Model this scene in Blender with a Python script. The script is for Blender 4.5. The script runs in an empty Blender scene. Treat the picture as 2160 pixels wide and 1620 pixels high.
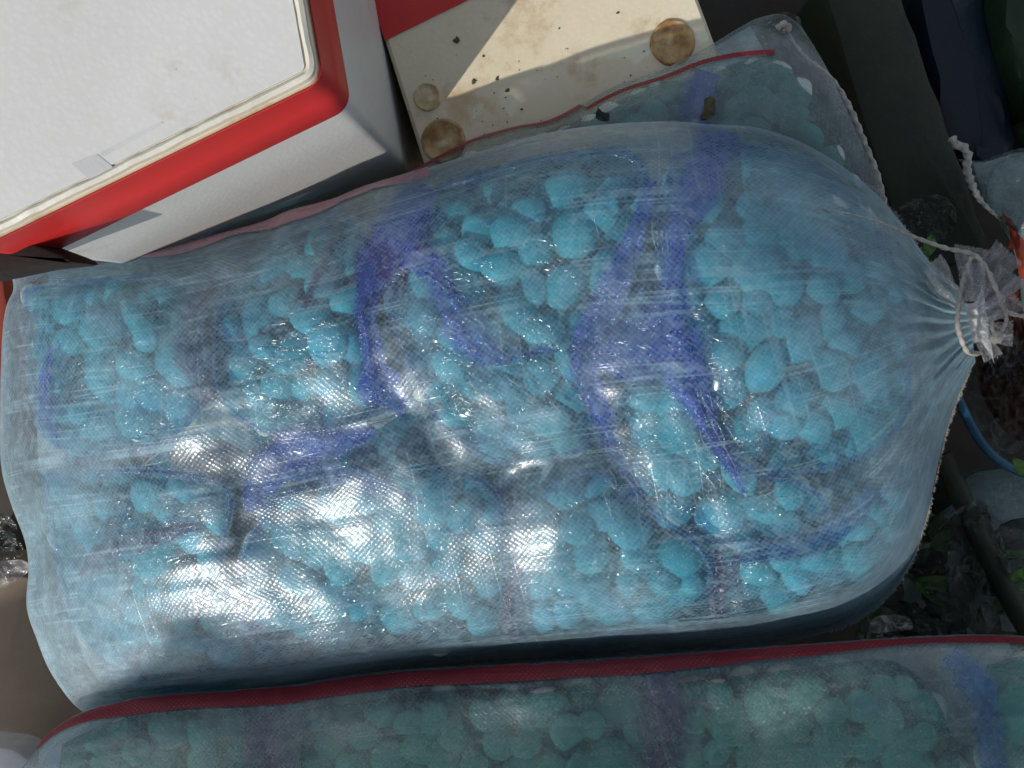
import bpy, bmesh, math, random
import numpy as np
from mathutils import Vector, Matrix, Quaternion, noise as mn
random.seed(7); np.random.seed(7)
scene = bpy.context.scene
C = scene.collection

# ------------------------------------------------------------------ camera
W, HH = 2160.0, 1620.0
FPX = 1800.0                       # focal length in pixels of the photograph
CAMH = 0.94
NAD = (1200.0, 690.0)              # where the plumb line meets the picture
cam_d = bpy.data.cameras.new('camera'); cam = bpy.data.objects.new('camera', cam_d); C.objects.link(cam)
cam_d.sensor_width = 36.0; cam_d.lens = 36.0 * FPX / W
cam_d.clip_start = 0.02; cam_d.clip_end = 200
ncam = Vector(((NAD[0] - W / 2) / FPX, (HH / 2 - NAD[1]) / FPX, -1)).normalized()
CQ = ncam.rotation_difference(Vector((0, 0, -1)))
cam.rotation_mode = 'QUATERNION'; cam.rotation_quaternion = CQ; cam.location = (0, 0, CAMH)
scene.camera = cam

# ------------------------------------------------------------------ sky, sun, exposure
EL = math.radians(37); AZ = (-0.60, -0.80)
LV = Vector((AZ[0] * math.cos(EL), AZ[1] * math.cos(EL), math.sin(EL))).normalized()
world = bpy.data.worlds.new('World'); scene.world = world; world.use_nodes = True
wn = world.node_tree.nodes; wl = world.node_tree.links; wn.clear()
sky = wn.new('ShaderNodeTexSky'); sky.sky_type = 'NISHITA'; sky.sun_disc = False
sky.sun_elevation = EL; sky.sun_rotation = math.atan2(LV.x, LV.y)
bg = wn.new('ShaderNodeBackground'); bg.inputs[1].default_value = 0.11
wo = wn.new('ShaderNodeOutputWorld'); hs = wn.new('ShaderNodeHueSaturation'); hs.inputs['Saturation'].default_value = 0.45; wl.new(sky.outputs[0], hs.inputs['Color']); wl.new(hs.outputs[0], bg.inputs[0]); wl.new(bg.outputs[0], wo.inputs[0])
sd = bpy.data.lights.new('sun', 'SUN'); sd.energy = 2.6; sd.angle = math.radians(0.6); sd.color = (1.0, 0.96, 0.90)
sun = bpy.data.objects.new('sun', sd); C.objects.link(sun)
sun.rotation_mode = 'QUATERNION'; sun.rotation_quaternion = LV.to_track_quat('Z', 'Y')
sun.location = LV * 5
scene.view_settings.view_transform = 'Standard'; scene.view_settings.look = 'None'
scene.view_settings.exposure = 0.28; scene.view_settings.gamma = 1
scene.render.engine = 'CYCLES'
scene.cycles.transparent_max_bounces = 14
scene.cycles.max_bounces = 5; scene.cycles.diffuse_bounces = 2; scene.cycles.glossy_bounces = 2; scene.cycles.transmission_bounces = 3
scene.cycles.caustics_reflective = False; scene.cycles.caustics_refractive = False
scene.cycles.use_adaptive_sampling = True; scene.cycles.adaptive_threshold = 0.03

# ------------------------------------------------------------------ geometry helpers
def P(px, py, z):
    """point of the place that the photograph shows at pixel px, py when it lies z above the floor"""
    d = CQ @ Vector(((px - W / 2) / FPX, (HH / 2 - py) / FPX, -1))
    t = (z - CAMH) / d.z
    return Vector((d.x * t, d.y * t, z))
def mpp(z):
    return (CAMH - z) / FPX
def spline(pts, n):
    pts = [tuple(map(float, p)) for p in pts]
    dense = []
    for i in range(len(pts) - 1):
        p0 = np.array(pts[max(i - 1, 0)]); p1 = np.array(pts[i]); p2 = np.array(pts[i + 1]); p3 = np.array(pts[min(i + 2, len(pts) - 1)])
        for k in range(12):
            t = k / 12
            dense.append(0.5 * ((2 * p1) + (-p0 + p2) * t + (2 * p0 - 5 * p1 + 4 * p2 - p3) * t * t + (-p0 + 3 * p1 - 3 * p2 + p3) * t ** 3))
    dense.append(np.array(pts[-1])); dense = np.array(dense)
    L = np.concatenate([[0], np.cumsum(np.linalg.norm(np.diff(dense, axis=0), axis=1))])
    q = np.linspace(0, L[-1], n)
    return np.stack([np.interp(q, L, dense[:, k]) for k in range(dense.shape[1])], 1)
def nz(x, y, z=0.0): return mn.noise(Vector((x, y, z)))
def sm(x, a, b):
    t = min(1, max(0, (x - a) / (b - a))); return t * t * (3 - 2 * t)
def pdist(px, py, line):
    d = 1e9
    for (ax, ay), (bx, by) in zip(line[:-1], line[1:]):
        vx, vy = bx - ax, by - ay; t = max(0, min(1, ((px - ax) * vx + (py - ay) * vy) / (vx * vx + vy * vy + 1e-9)))
        d = min(d, math.hypot(px - ax - t * vx, py - ay - t * vy))
    return d
def inside(px, py, poly):
    r = False; j = len(poly) - 1
    for i in range(len(poly)):
        xi, yi = poly[i]; xj, yj = poly[j]
        if (yi > py) != (yj > py) and px < (xj - xi) * (py - yi) / (yj - yi) + xi: r = not r
        j = i
    return r

def mesh_obj(name, verts, faces, mat, parent=None, uvs=None, smooth=True, kind=None):
    me = bpy.data.meshes.new(name); me.from_pydata([tuple(v) for v in verts], [], faces)
    if uvs is not None:
        ul = me.uv_layers.new(name='UVMap')
        li = np.zeros(len(me.loops), dtype=np.int32); me.loops.foreach_get('vertex_index', li)
        ul.data.foreach_set('uv', np.asarray(uvs, dtype=np.float32)[li].ravel())
    if smooth: me.polygons.foreach_set('use_smooth', [True] * len(me.polygons))
    if mat: me.materials.append(mat)
    me.update()
    o = bpy.data.objects.new(name, me); C.objects.link(o)
    if parent is not None:
        o.parent = parent
        if parent.type == 'EMPTY': o.matrix_parent_inverse = Matrix.Translation(-parent.location)
    if kind: o['kind'] = kind
    return o
def thing(name, label, cat, loc, group=None):
    o = bpy.data.objects.new(name, None); C.objects.link(o); o.location = loc; o.empty_display_size = 0.05
    o['label'] = label; o['category'] = cat
    if group: o['group'] = group
    return o
def tag(o, label, cat, group=None):
    o['label'] = label; o['category'] = cat
    if group: o['group'] = group
    return o
def grid_faces(n, m, off=0, wrap=False, flip=False):
    f = []
    for i in range(n - 1):
        for j in range(m if wrap else m - 1):
            j2 = (j + 1) % m
            q = (off + i * m + j, off + (i + 1) * m + j, off + (i + 1) * m + j2, off + i * m + j2)
            f.append(q[::-1] if flip else q)
    return f
def bm_obj(name, bm, mat, parent=None, smooth=False, kind=None):
    bmesh.ops.recalc_face_normals(bm, faces=bm.faces)
    me = bpy.data.meshes.new(name); bm.to_mesh(me); bm.free()
    if smooth: me.polygons.foreach_set('use_smooth', [True] * len(me.polygons))
    me.materials.append(mat)
    o = bpy.data.objects.new(name, me); C.objects.link(o)
    if parent is not None:
        o.parent = parent
        if parent.type == 'EMPTY': o.matrix_parent_inverse = Matrix.Translation(-parent.location)
    if kind: o['kind'] = kind
    return o
def tube_data(pts, rad, seg=8, fuzz=0.0):
    pts = [Vector(p) for p in pts]; vs = []; n = len(pts); up = Vector((0.1, 0.2, 1))
    for i, p in enumerate(pts):
        t = (pts[min(i + 1, n - 1)] - pts[max(i - 1, 0)]).normalized()
        a = t.cross(up).normalized(); b = t.cross(a).normalized()
        r = rad(i / (n - 1)) if callable(rad) else rad
        for k in range(seg):
            an = 2 * math.pi * k / seg
            rr = r * (1 + fuzz * math.sin(an * 2 + i * 0.9)) * (1 + fuzz * 0.5 * nz(i * 0.7, k * 1.3, 3.3))
            vs.append(p + a * math.cos(an) * rr + b * math.sin(an) * rr)
    fs = grid_faces(n, seg, 0, True)
    fs.append(tuple(range(seg))[::-1]); fs.append(tuple((n - 1) * seg + k for k in range(seg)))
    return vs, fs
def tube(name, pts, rad, mat, parent=None, seg=8, fuzz=0.0):
    v, f = tube_data(pts, rad, seg, fuzz); return mesh_obj(name, v, f, mat, parent)

# ------------------------------------------------------------------ material helpers
class NT:
    def __init__(s, name):
        s.m = bpy.data.materials.new(name); s.m.use_nodes = True; s.t = s.m.node_tree; s.t.nodes.clear()
        s.out = s.t.nodes.new('ShaderNodeOutputMaterial')
    def n(s, typ, **kw):
        nd = s.t.nodes.new(typ)
        for k, v in kw.items():
            if k.startswith('i'):
                key = k[1:]; key = int(key) if key.isdigit() else key.replace('_', ' ')
                s.set(nd.inputs[key], v)
            else: setattr(nd, k, v)
        return nd
    def set(s, inp, v):
        if isinstance(v, bpy.types.NodeSocket): s.t.links.new(v, inp)
        elif isinstance(v, tuple) and len(v) == 3 and inp.type == 'RGBA': inp.default_value = (*v, 1)
        else: inp.default_value = v
    def math(s, op, a, b=0.5, c=None, clamp=False):
        nd = s.t.nodes.new('ShaderNodeMath'); nd.operation = op; nd.use_clamp = clamp
        s.set(nd.inputs[0], a); s.set(nd.inputs[1], b)
        if c is not None: s.set(nd.inputs[2], c)
        return nd.outputs[0]
    def noise(s, vec, scale, detail=3, rough=0.5, dist=0.0):
        nd = s.n('ShaderNodeTexNoise'); s.set(nd.inputs['Vector'], vec); nd.inputs['Scale'].default_value = scale
        nd.inputs['Detail'].default_value = detail; nd.inputs['Roughness'].default_value = rough; nd.inputs['Distortion'].default_value = dist
        return nd.outputs['Fac']
    def ramp(s, v, a, b, lo=0.0, hi=1.0):
        nd = s.n('ShaderNodeMapRange'); nd.interpolation_type = 'SMOOTHSTEP'
        s.set(nd.inputs['Value'], v)
        for k, x in zip(('From Min', 'From Max', 'To Min', 'To Max'), (a, b, lo, hi)): s.set(nd.inputs[k], x)
        return nd.outputs['Result']
    def mixc(s, f, a, b):
        nd = s.n('ShaderNodeMix', data_type='RGBA'); s.set(nd.inputs[0], f); s.set(nd.inputs[6], a); s.set(nd.inputs[7], b); return nd.outputs[2]
    def mapping(s, vec, scale=(1, 1, 1), rot=(0, 0, 0)):
        nd = s.n('ShaderNodeMapping'); s.set(nd.inputs['Vector'], vec); nd.inputs['Scale'].default_value = scale; nd.inputs['Rotation'].default_value = rot
        return nd.outputs[0]
    def mixs(s, f, a, b):
        nd = s.n('ShaderNodeMixShader'); s.set(nd.inputs[0], f); s.t.links.new(a, nd.inputs[1]); s.t.links.new(b, nd.inputs[2]); return nd.outputs[0]
    def bump(s, h, strength, dist, normal=None):
        nd = s.n('ShaderNodeBump'); s.set(nd.inputs['Height'], h); nd.inputs['Strength'].default_value = strength; nd.inputs['Distance'].default_value = dist
        if normal: s.t.links.new(normal, nd.inputs['Normal'])
        return nd.outputs[0]
    def schlick(s, f0, k, normal):
        lw = s.n('ShaderNodeLayerWeight'); lw.inputs[0].default_value = 0.5; s.t.links.new(normal, lw.inputs['Normal'])
        return s.math('ADD', f0, s.math('MULTIPLY', s.math('POWER', lw.outputs['Facing'], 5.0), k), clamp=True)
    def done(s, sh): s.t.links.new(sh, s.out.inputs[0]); return s.m
    def coord(s, which='Object'): return s.n('ShaderNodeTexCoord').outputs[which]

def mat_woven(name, haze=0.2, tint=(0.93, 0.97, 0.98), white=(0.72, 0.80, 0.82), lines=1.0, rough=0.27, cell=0.0021, gloss=0.09, opaque=False, base=None, weave=1.0, soft=0.20):
    """clear film of flat plaited tapes: see-through, milky, with glossy tape humps and long scuffed lines"""
    T = NT(name); uv = T.coord('UV'); sep = T.n('ShaderNodeSeparateXYZ'); T.set(sep.inputs[0], uv)
    wob = T.noise(uv, 18, 1)
    u = T.math('ADD', sep.outputs[0], T.math('MULTIPLY', wob, 0.006)); v = T.math('ADD', sep.outputs[1], T.math('MULTIPLY', wob, 0.004))
    a = T.math('SINE', T.math('MULTIPLY', u, math.pi / cell)); b = T.math('SINE', T.math('MULTIPLY', v, math.pi / cell))
    ab = T.math('MULTIPLY', a, b)
    patch = T.ramp(T.noise(uv, 14, 2), 0.35, 0.62, 0.35, 1.0)
    fl = T.n('ShaderNodeCombineXYZ'); T.set(fl.inputs[0], T.math('FLOOR', T.math('MULTIPLY', u, 1 / cell))); T.set(fl.inputs[1], T.math('FLOOR', T.math('MULTIPLY', v, 1 / cell)))
    wh = T.n('ShaderNodeTexWhiteNoise'); T.set(wh.inputs['Vector'], fl.outputs[0])
    h = T.math('MULTIPLY', T.math('MULTIPLY', ab, patch), T.math('ADD', 0.25, T.math('MULTIPLY', wh.outputs['Value'], 1.3)))
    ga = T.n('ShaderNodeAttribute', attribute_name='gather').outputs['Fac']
    cellr = T.noise(uv, 1 / (cell * 1.6), 2, 0.7)
    # long lines along the sack
    st = T.mapping(uv, (1.1, 42, 1)); ln = T.noise(st, 1.0, 2.0, 0.55)
    l1 = T.ramp(T.math('ABSOLUTE', T.math('SUBTRACT', ln, 0.5)), 0.0, 0.020, 1.0, 0.0)
    st2 = T.mapping(uv, (1.7, 80, 1)); ln2 = T.noise(st2, 1.0, 1.0, 0.5)
    l2 = T.ramp(T.math('ABSOLUTE', T.math('SUBTRACT', ln2, 0.47)), 0.0, 0.022, 1.0, 0.0)
    brk = T.ramp(T.noise(uv, 26, 3, 0.7), 0.42, 0.62)
    lines_ = T.math('MULTIPLY', T.math('MAXIMUM', l1, T.math('MULTIPLY', l2, 0.8)), brk)
    # short cross creases
    st3 = T.mapping(uv, (55, 3.2, 1)); ln3 = T.noise(st3, 1.0, 1.0)
    l3 = T.ramp(T.math('ABSOLUTE', T.math('SUBTRACT', ln3, 0.5)), 0.0, 0.016, 1.0, 0.0)
    l3 = T.math('MULTIPLY', l3, T.ramp(T.noise(uv, 9, 2), 0.50, 0.62))
    marks = T.math('MULTIPLY', T.math('MAXIMUM', lines_, T.math('MULTIPLY', l3, 0.7)), lines)
    speck = T.ramp(T.noise(uv, 420, 0, 0.7), 0.60, 0.75)
    cloud = T.math('ADD', T.ramp(T.noise(uv, 22, 3, 0.65), 0.35, 0.75, -0.08, 0.14), T.ramp(T.noise(uv, 5, 1, 0.5), 0.35, 0.65, -0.07, 0.12))
    cloud2 = T.ramp(T.noise(uv, 160, 1, 0.7), 0.35, 0.70, -0.07, 0.08)
    hz = T.math('ADD', T.math('ADD', haze, cloud), cloud2)
    hz = T.math('ADD', hz, T.math('MULTIPLY', ab, 0.085 * weave))
    hz = T.math('ADD', hz, T.math('MULTIPLY', marks, 0.30))
    hz = T.math('ADD', hz, T.math('MULTIPLY', speck, 0.10))
    lw = T.n('ShaderNodeLayerWeight'); lw.inputs[0].default_value = 0.5
    edge = T.ramp(lw.outputs['Facing'], 0.55, 1.0, 0.0, 0.28)
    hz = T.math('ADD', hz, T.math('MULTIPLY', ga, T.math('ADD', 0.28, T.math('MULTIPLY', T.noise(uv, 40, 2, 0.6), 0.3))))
    hz = T.math('ADD', hz, edge, clamp=True)
    hh = T.math('ADD', T.math('MULTIPLY', h, 0.5 * weave), T.math('MULTIPLY', cellr, 0.9))
    hh = T.math('ADD', hh, T.math('MULTIPLY', marks, 0.8))
    nrm = T.bump(hh, 0.8, 0.00024)
    nrm2 = T.bump(T.noise(uv, 60, 3, 0.6), 0.22, 0.0012, nrm); nrm3 = T.bump(T.noise(uv, 60, 3, 0.6), 0.15, 0.0012)
    dif = T.n('ShaderNodeBsdfDiffuse'); T.set(dif.inputs[0], white if base is None else base); T.t.links.new(nrm2, dif.inputs['Normal'])
    tra = T.n('ShaderNodeBsdfTranslucent'); T.set(tra.inputs[0], white if base is None else base)
    if base is not None:
        bc = T.mixc(T.math('MULTIPLY', T.ramp(ab, 0.2, 0.9), T.ramp(T.noise(uv, 30, 4, 0.7), 0.35, 0.65, 0.1, 0.7)), base, tuple(min(1, c * 1.6 + 0.12) for c in base)); T.set(dif.inputs[0], bc)
    dt = T.mixs(0.30, dif.outputs[0], tra.outputs[0])
    if opaque: body = dt
    else:
        tr = T.n('ShaderNodeBsdfTransparent'); T.set(tr.inputs[0], tint); 
        rf = T.n('ShaderNodeBsdfRefraction'); T.set(rf.inputs[0], tint); rf.inputs['Roughness'].default_value = 0.30; rf.inputs['IOR'].default_value = 1.07
        see = T.mixs(soft, tr.outputs[0], rf.outputs[0]); body = T.mixs(hz, see, dt)
    gl = T.n('ShaderNodeBsdfGlossy'); T.set(gl.inputs[0], (0.95, 0.97, 1.0)); gl.inputs['Roughness'].default_value = rough; T.t.links.new(nrm2, gl.inputs['Normal'])
    gs = T.n('ShaderNodeBsdfGlossy'); T.set(gs.inputs[0], (0.90, 0.95, 1.0)); gs.inputs['Roughness'].default_value = 0.48; T.t.links.new(nrm3, gs.inputs['Normal'])
    gmix = T.mixs(0.5, gl.outputs[0], gs.outputs[0])
    gf = T.schlick(gloss * 0.72, 0.5, nrm2)
    gf = T.math('MULTIPLY', gf, T.math('ADD', 0.6, T.math('MULTIPLY', patch, 0.6)), clamp=True)
    return T.done(T.mixs(gf, body, gmix))

def mat_film(name, tint, body, cover, rough=0.16, wr=60, bumpd=0.003, gloss=0.06, var=0.1, taper=False):
    """thin smooth plastic film, tinted, crinkled"""
    T = NT(name); co = T.coord('Object')
    w1 = T.noise(T.mapping(co, (1, 2.2, 1.5), (0, 0, 0.7)), wr, 2, 0.6, 0.6)
    cr = T.math('ABSOLUTE', T.math('SUBTRACT', w1, 0.5))
    nrm = T.bump(T.ramp(cr, 0.0, 0.16), 0.45, bumpd)
    tr = T.n('ShaderNodeBsdfTransparent'); T.set(tr.inputs[0], tint)
    dif = T.n('ShaderNodeBsdfDiffuse'); T.set(dif.inputs[0], body)
    tl = T.n('ShaderNodeBsdfTranslucent'); T.set(tl.inputs[0], body)
    dt = T.mixs(0.4, dif.outputs[0], tl.outputs[0])
    crease = T.math('MULTIPLY', T.ramp(cr, 0.0, 0.012, 0.25, 0.0), T.ramp(T.noise(co, 16, 3), 0.5, 0.62))
    cov = T.math('ADD', T.math('ADD', cover, T.ramp(T.noise(co, 35, 2, 0.6), 0.3, 0.7, -var, var)), crease, clamp=True)
    if taper:      # the film is bunched thickest along the middle of a fold (UV across it)
        sp_ = T.n('ShaderNodeSeparateXYZ'); T.set(sp_.inputs[0], T.coord('UV'))
        e_ = T.math('ADD', T.math('ABSOLUTE', T.math('SUBTRACT', sp_.outputs[1], 0.5)), T.math('MULTIPLY', T.math('SUBTRACT', T.noise(co, 60, 4, 0.6), 0.5), 0.14))
        thick = T.ramp(e_, 0.22, 0.5, 1.0, 0.0); cov = T.math('MULTIPLY', cov, thick)
        tr.inputs[0].default_value = (1, 1, 1, 1); T.set(tr.inputs[0], T.mixc(thick, (1, 1, 1), tint))
    bd = T.mixs(cov, tr.outputs[0], dt)
    gl = T.n('ShaderNodeBsdfGlossy'); gl.inputs['Roughness'].default_value = rough; T.t.links.new(nrm, gl.inputs['Normal'])
    gf = T.schlick(0.03 + gloss * 0.4, 0.5, nrm)
    return T.done(T.mixs(gf, bd, gl.outputs[0]))

def mat_solid(name, c1, c2, scale=30, rough=0.6, bumps=0.3, bd=0.002, c3=None, t3=(0.6, 0.7), s3=60, detail=5, spec=0.4, coord='Object'):
    T = NT(name); co = T.coord(coord)
    col = T.mixc(T.ramp(T.noise(co, scale, detail, 0.6), 0.35, 0.65), c1, c2)
    if c3: col = T.mixc(T.ramp(T.noise(co, s3, 5, 0.65), t3[0], t3[1]), col, c3)
    p = T.n('ShaderNodeBsdfPrincipled'); T.set(p.inputs['Base Color'], col); p.inputs['Roughness'].default_value = rough
    p.inputs['Specular IOR Level'].default_value = spec
    T.t.links.new(T.bump(T.noise(co, scale * 4, 5, 0.6), bumps, bd), p.inputs['Normal'])
    return T.done(p.outputs[0])

M = {}
M['woven'] = mat_woven('woven_clear_film', haze=0.14, white=(0.40, 0.62, 0.72))
M['woven_dim'] = mat_woven('woven_clear_film_greenish', haze=0.15, lines=0.8, soft=0.08, white=(0.34, 0.47, 0.44))  # greener, slightly darker film tone for the front sack
M['red_woven'] = mat_woven('woven_red_tape', opaque=True, base=(0.26, 0.028, 0.04), rough=0.35, gloss=0.03)
M['pink_woven'] = mat_woven('woven_faded_red_tape', haze=0.38, base=(0.55, 0.20, 0.27))
M['bag_film'] = mat_film('blue_bag_film', (0.35, 0.80, 0.95), (0.08, 0.38, 0.56), 0.20, rough=0.2)
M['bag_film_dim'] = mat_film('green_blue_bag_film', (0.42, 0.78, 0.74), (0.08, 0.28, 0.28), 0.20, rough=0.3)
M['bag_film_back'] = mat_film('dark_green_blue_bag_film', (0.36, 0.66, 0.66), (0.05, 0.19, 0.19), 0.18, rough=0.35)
M['woven_back'] = mat_woven('woven_clear_film_dark', haze=0.14, lines=0.6, soft=0.08, white=(0.26, 0.36, 0.36))  # darkest film tone, for the back sack
M['fold_film'] = mat_film('blue_film_folded', (0.30, 0.48, 0.95), (0.05, 0.15, 0.66), 0.66, rough=0.25, wr=90, var=0.22, taper=True)
M['fold_film2'] = mat_film('azure_film_folded', (0.22, 0.60, 0.95), (0.03, 0.22, 0.56), 0.58, rough=0.22, wr=90, var=0.2, taper=True)
M['fold_dull'] = mat_film('purple_grey_film_folded', (0.42, 0.40, 0.62), (0.09, 0.08, 0.20), 0.50, rough=0.25, wr=90, var=0.25, taper=True)
def clove_mat():
    T = NT('pale_clove'); oi = T.n('ShaderNodeObjectInfo'); co = T.coord('Object')
    wn_ = T.noise(T.n('ShaderNodeNewGeometry').outputs['Position'], 28, 2)
    k = T.math('ADD', T.math('MULTIPLY', oi.outputs['Random'], 0.6), T.math('MULTIPLY', wn_, 0.5))
    col = T.mixc(k, (0.50, 0.57, 0.50), (0.80, 0.82, 0.72)); col = T.mixc(T.ramp(wn_, 0.5, 0.7, 0.0, 0.35), col, (0.36, 0.60, 0.85))
    p = T.n('ShaderNodeBsdfPrincipled'); T.set(p.inputs['Base Color'], col); p.inputs['Roughness'].default_value = 0.5
    return T.done(p.outputs[0])
M['clove'] = clove_mat()
M['core'] = mat_solid('dark_filling', (0.26, 0.37, 0.42), (0.34, 0.43, 0.46), 22, 0.8, 0.4, 0.006, c3=(0.34, 0.29, 0.27), t3=(0.52, 0.75), s3=14)
M['clear_crumple'] = mat_film('clear_crumpled_film', (0.93, 0.95, 0.95), (0.85, 0.86, 0.88), 0.30, rough=0.16, wr=70, bumpd=0.004, gloss=0.15)
M['clear_dull'] = mat_film('clear_dull_film', (0.72, 0.78, 0.76), (0.12, 0.15, 0.15), 0.13, rough=0.25, wr=60, bumpd=0.004)
M['twine'] = mat_solid('twine', (0.46, 0.44, 0.40), (0.34, 0.32, 0.29), 300, 0.8, 0.8, 0.001)

# ------------------------------------------------------------------ sacks
class Sack:
    gather = None
    def __init__(s, top, bot, left, right, z0, z1, h, hb, n=190, m=90, pl=0.0, valleys=(), wr=1.0, seed=0, endr=0.16, p=2.6, drop=0.0):
        tp = spline(top, n); bt = spline(bot, n); lf = spline(left, m); rt = spline(right, m)
        # across spacing: cosine
        tt = (1 - np.cos(np.pi * np.arange(m) / (m - 1))) / 2
        lfc = spline(left, 400); rtc = spline(right, 400)
        lf = np.stack([np.interp(tt, np.linspace(0, 1, 400), lfc[:, k]) for k in (0, 1)], 1)
        rt = np.stack([np.interp(tt, np.linspace(0, 1, 400), rtc[:, k]) for k in (0, 1)], 1)
        ss = np.linspace(0, 1, n); S = ss[:, None, None]; Tt = tt[None, :, None]
        XY = (1 - Tt) * tp[:, None, :] + Tt * bt[:, None, :] + (1 - S) * lf[None] + S * rt[None] - ((1 - S) * (1 - Tt) * tp[0] + S * (1 - Tt) * tp[-1] + (1 - S) * Tt * bt[0] + S * Tt * bt[-1])
        wid = np.linalg.norm(tp - bt, axis=1); wf = (wid / wid.max()) ** 0.75
        s.XY = XY; s.n = n; s.m = m; s.ss = ss; s.tt = tt
        Z = np.zeros((n, m)); ZB = np.zeros((n, m)); s.G = np.zeros((n, m))
        for i in range(n):
            f = wf[i] * (1 - (1 - min(1, ss[i] / (endr * 2.2))) ** 3.2) ** 0.6
            for j in range(m):
                t = tt[j]; zc = z0 + (z1 - z0) * t
                g = max(0, 1 - abs(2 * t - 1) ** p) ** (1 / 1.9)
                x, y = XY[i, j]
                e = g * min(1, ss[i] / 0.05)
                Z_drop = drop * sm(t, 0.925, 1.0); lump = 0.008 * nz(x / 260, y / 220, seed) + 0.0026 * nz(x / 95, y / 80, seed + 4) + 0.0007 * nz(x / 34, y / 30, seed + 9)
                # taut draw lines: wrinkles running lengthwise
                lump += 0.0012 * nz(x / 300, (y + x * 0.17) / 13, seed + 2)
                for ln, dep, w in valleys:
                    d = pdist(x, y, ln)
                    if d < w * 3: lump -= dep * math.exp(-(d / w) ** 2)
                q = sm(ss[i], 0.80, 1.0)
                pleat = pl * (0.25 * q + 0.75 * q ** 3) * math.sin(t * 75 + 2.5 * nz(ss[i] * 3, t * 6, 5) * 3)
                pleat += pl * 0.6 * q * nz(t * 40, ss[i] * 3, 2.2)
                Z[i, j] = zc - Z_drop * sm(ss[i], 0.0, 0.3) * (1 - sm(ss[i], 0.72, 0.86)) + h * f * g + lump * wr * e + pleat * (0.3 + 0.7 * g)
                ZB[i, j] = zc - hb * f * g
        s.Z = Z; s.ZB = ZB
        s.pts = np.concatenate([XY.reshape(-1, 2), Z.reshape(-1, 1)], 1)
        # edge wobble of the rim comes from the outline itself
    def build(s, name, mat, parent):
        n, m = s.n, s.m; vs = []; uv = []
        top3 = np.array([[P(s.XY[i, j, 0], s.XY[i, j, 1], s.Z[i, j]) for j in range(m)] for i in range(n)])
        bot3 = np.array([[P(s.XY[i, j, 0], s.XY[i, j, 1], s.Z[i, j] if j in (0, m - 1) else s.ZB[i, j]) for j in range(m)] for i in range(n)])
        s.top3 = top3
        L = np.concatenate([[0], np.cumsum(np.linalg.norm(np.diff(top3[:, m // 2], axis=0), axis=1))])
        im = int(n * 0.45); Vv = np.concatenate([[0], np.cumsum(np.linalg.norm(np.diff(top3[im], axis=0), axis=1))])
        for A, off in ((top3, 0.0), (bot3, 1.0)):
            for i in range(n):
                for j in range(m): vs.append(A[i, j]); uv.append((L[i], Vv[j] + off))
        s.L = L; s.Vv = Vv
        f = grid_faces(n, m) + grid_faces(n, m, n * m, flip=True)
        for i in range(n - 1):     # close the rims
            pass
        o = mesh_obj(name, vs, f, mat, parent, uv)
        if s.gather:      # film lying double, gathered or clouded, plus sun glare put in as white
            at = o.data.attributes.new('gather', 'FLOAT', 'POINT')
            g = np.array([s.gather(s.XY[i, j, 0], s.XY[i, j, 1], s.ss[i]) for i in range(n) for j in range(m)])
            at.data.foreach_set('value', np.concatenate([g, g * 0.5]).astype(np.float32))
        bm = bmesh.new(); bm.from_mesh(o.data); bmesh.ops.remove_doubles(bm, verts=bm.verts, dist=1e-6); bm.to_mesh(o.data); bm.free()
        return o
    def zat(s, x, y):
        d = (s.pts[:, 0] - x) ** 2 + (s.pts[:, 1] - y) ** 2
        k = np.argpartition(d, 4)[:4]; w = 1 / (d[k] + 1)
        return float((s.pts[k, 2] * w).sum() / w.sum())
    def ribbon(s, name, mat, parent, s0, s1, ta, tb, n=160, k=16, lift=0.0016):
        """strip woven into the film, running lengthwise between the across-positions ta(s), tb(s)"""
        vs = []; uv = []
        for i in range(n):
            q = s0 + (s1 - s0) * i / (n - 1); a, b = ta(q), tb(q)
            for j in range(k):
                t = a + (b - a) * j / (k - 1)
                fi = q * (s.n - 1); i0 = min(int(fi), s.n - 2); fu = fi - i0
                jj = np.interp(t, s.tt, np.arange(s.m)); j0 = min(int(jj), s.m - 2); fv = jj - j0
                A = s.top3
                p = (A[i0, j0] * (1 - fu) * (1 - fv) + A[i0 + 1, j0] * fu * (1 - fv) + A[i0, j0 + 1] * (1 - fu) * fv + A[i0 + 1, j0 + 1] * fu * fv)
                du = A[i0 + 1, j0] - A[i0, j0]; dv = A[i0, j0 + 1] - A[i0, j0]
                nn = np.cross(dv, du); nn = nn / (np.linalg.norm(nn) + 1e-12)
                if nn[2] < 0: nn = -nn
                vs.append(p + nn * lift); uv.append((np.interp(q, s.ss, s.L), np.interp(t, s.tt, s.Vv)))
        return mesh_obj(name, vs, grid_faces(n, k), mat, parent, uv)

# clove shapes: tapered, slightly bent lumps
def clove_mesh(k):
    rnd = random.Random(k); bm = bmesh.new(); bmesh.ops.create_icosphere(bm, subdivisions=3, radius=1)
    bend = rnd.uniform(0.05, 0.35); tap = rnd.uniform(0.0, 0.26); flat = rnd.uniform(0.7, 1.0); ph = rnd.uniform(0, 50)
    for v in bm.verts:
        x, y, z = v.co
        w = 1 - tap * x * 0.6 - 0.12 * x * x
        y2 = y * w * 0.82; z2 = z * w * 0.66 * flat
        if z < 0: z2 *= 0.8
        y2 += bend * (x * x - 0.3) * 0.5
        r = 1 + 0.12 * nz(x * 1.3 + ph, y * 1.3, z * 1.3)
        v.co = (x * r, y2 * r, z2 * r)
    me = bpy.data.meshes.new('clove'); bm.to_mesh(me); bm.free()
    me.polygons.foreach_set('use_smooth', [True] * len(me.polygons)); me.materials.append(M['clove']); return me
CL = [clove_mesh(k) for k in range(10)]
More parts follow.
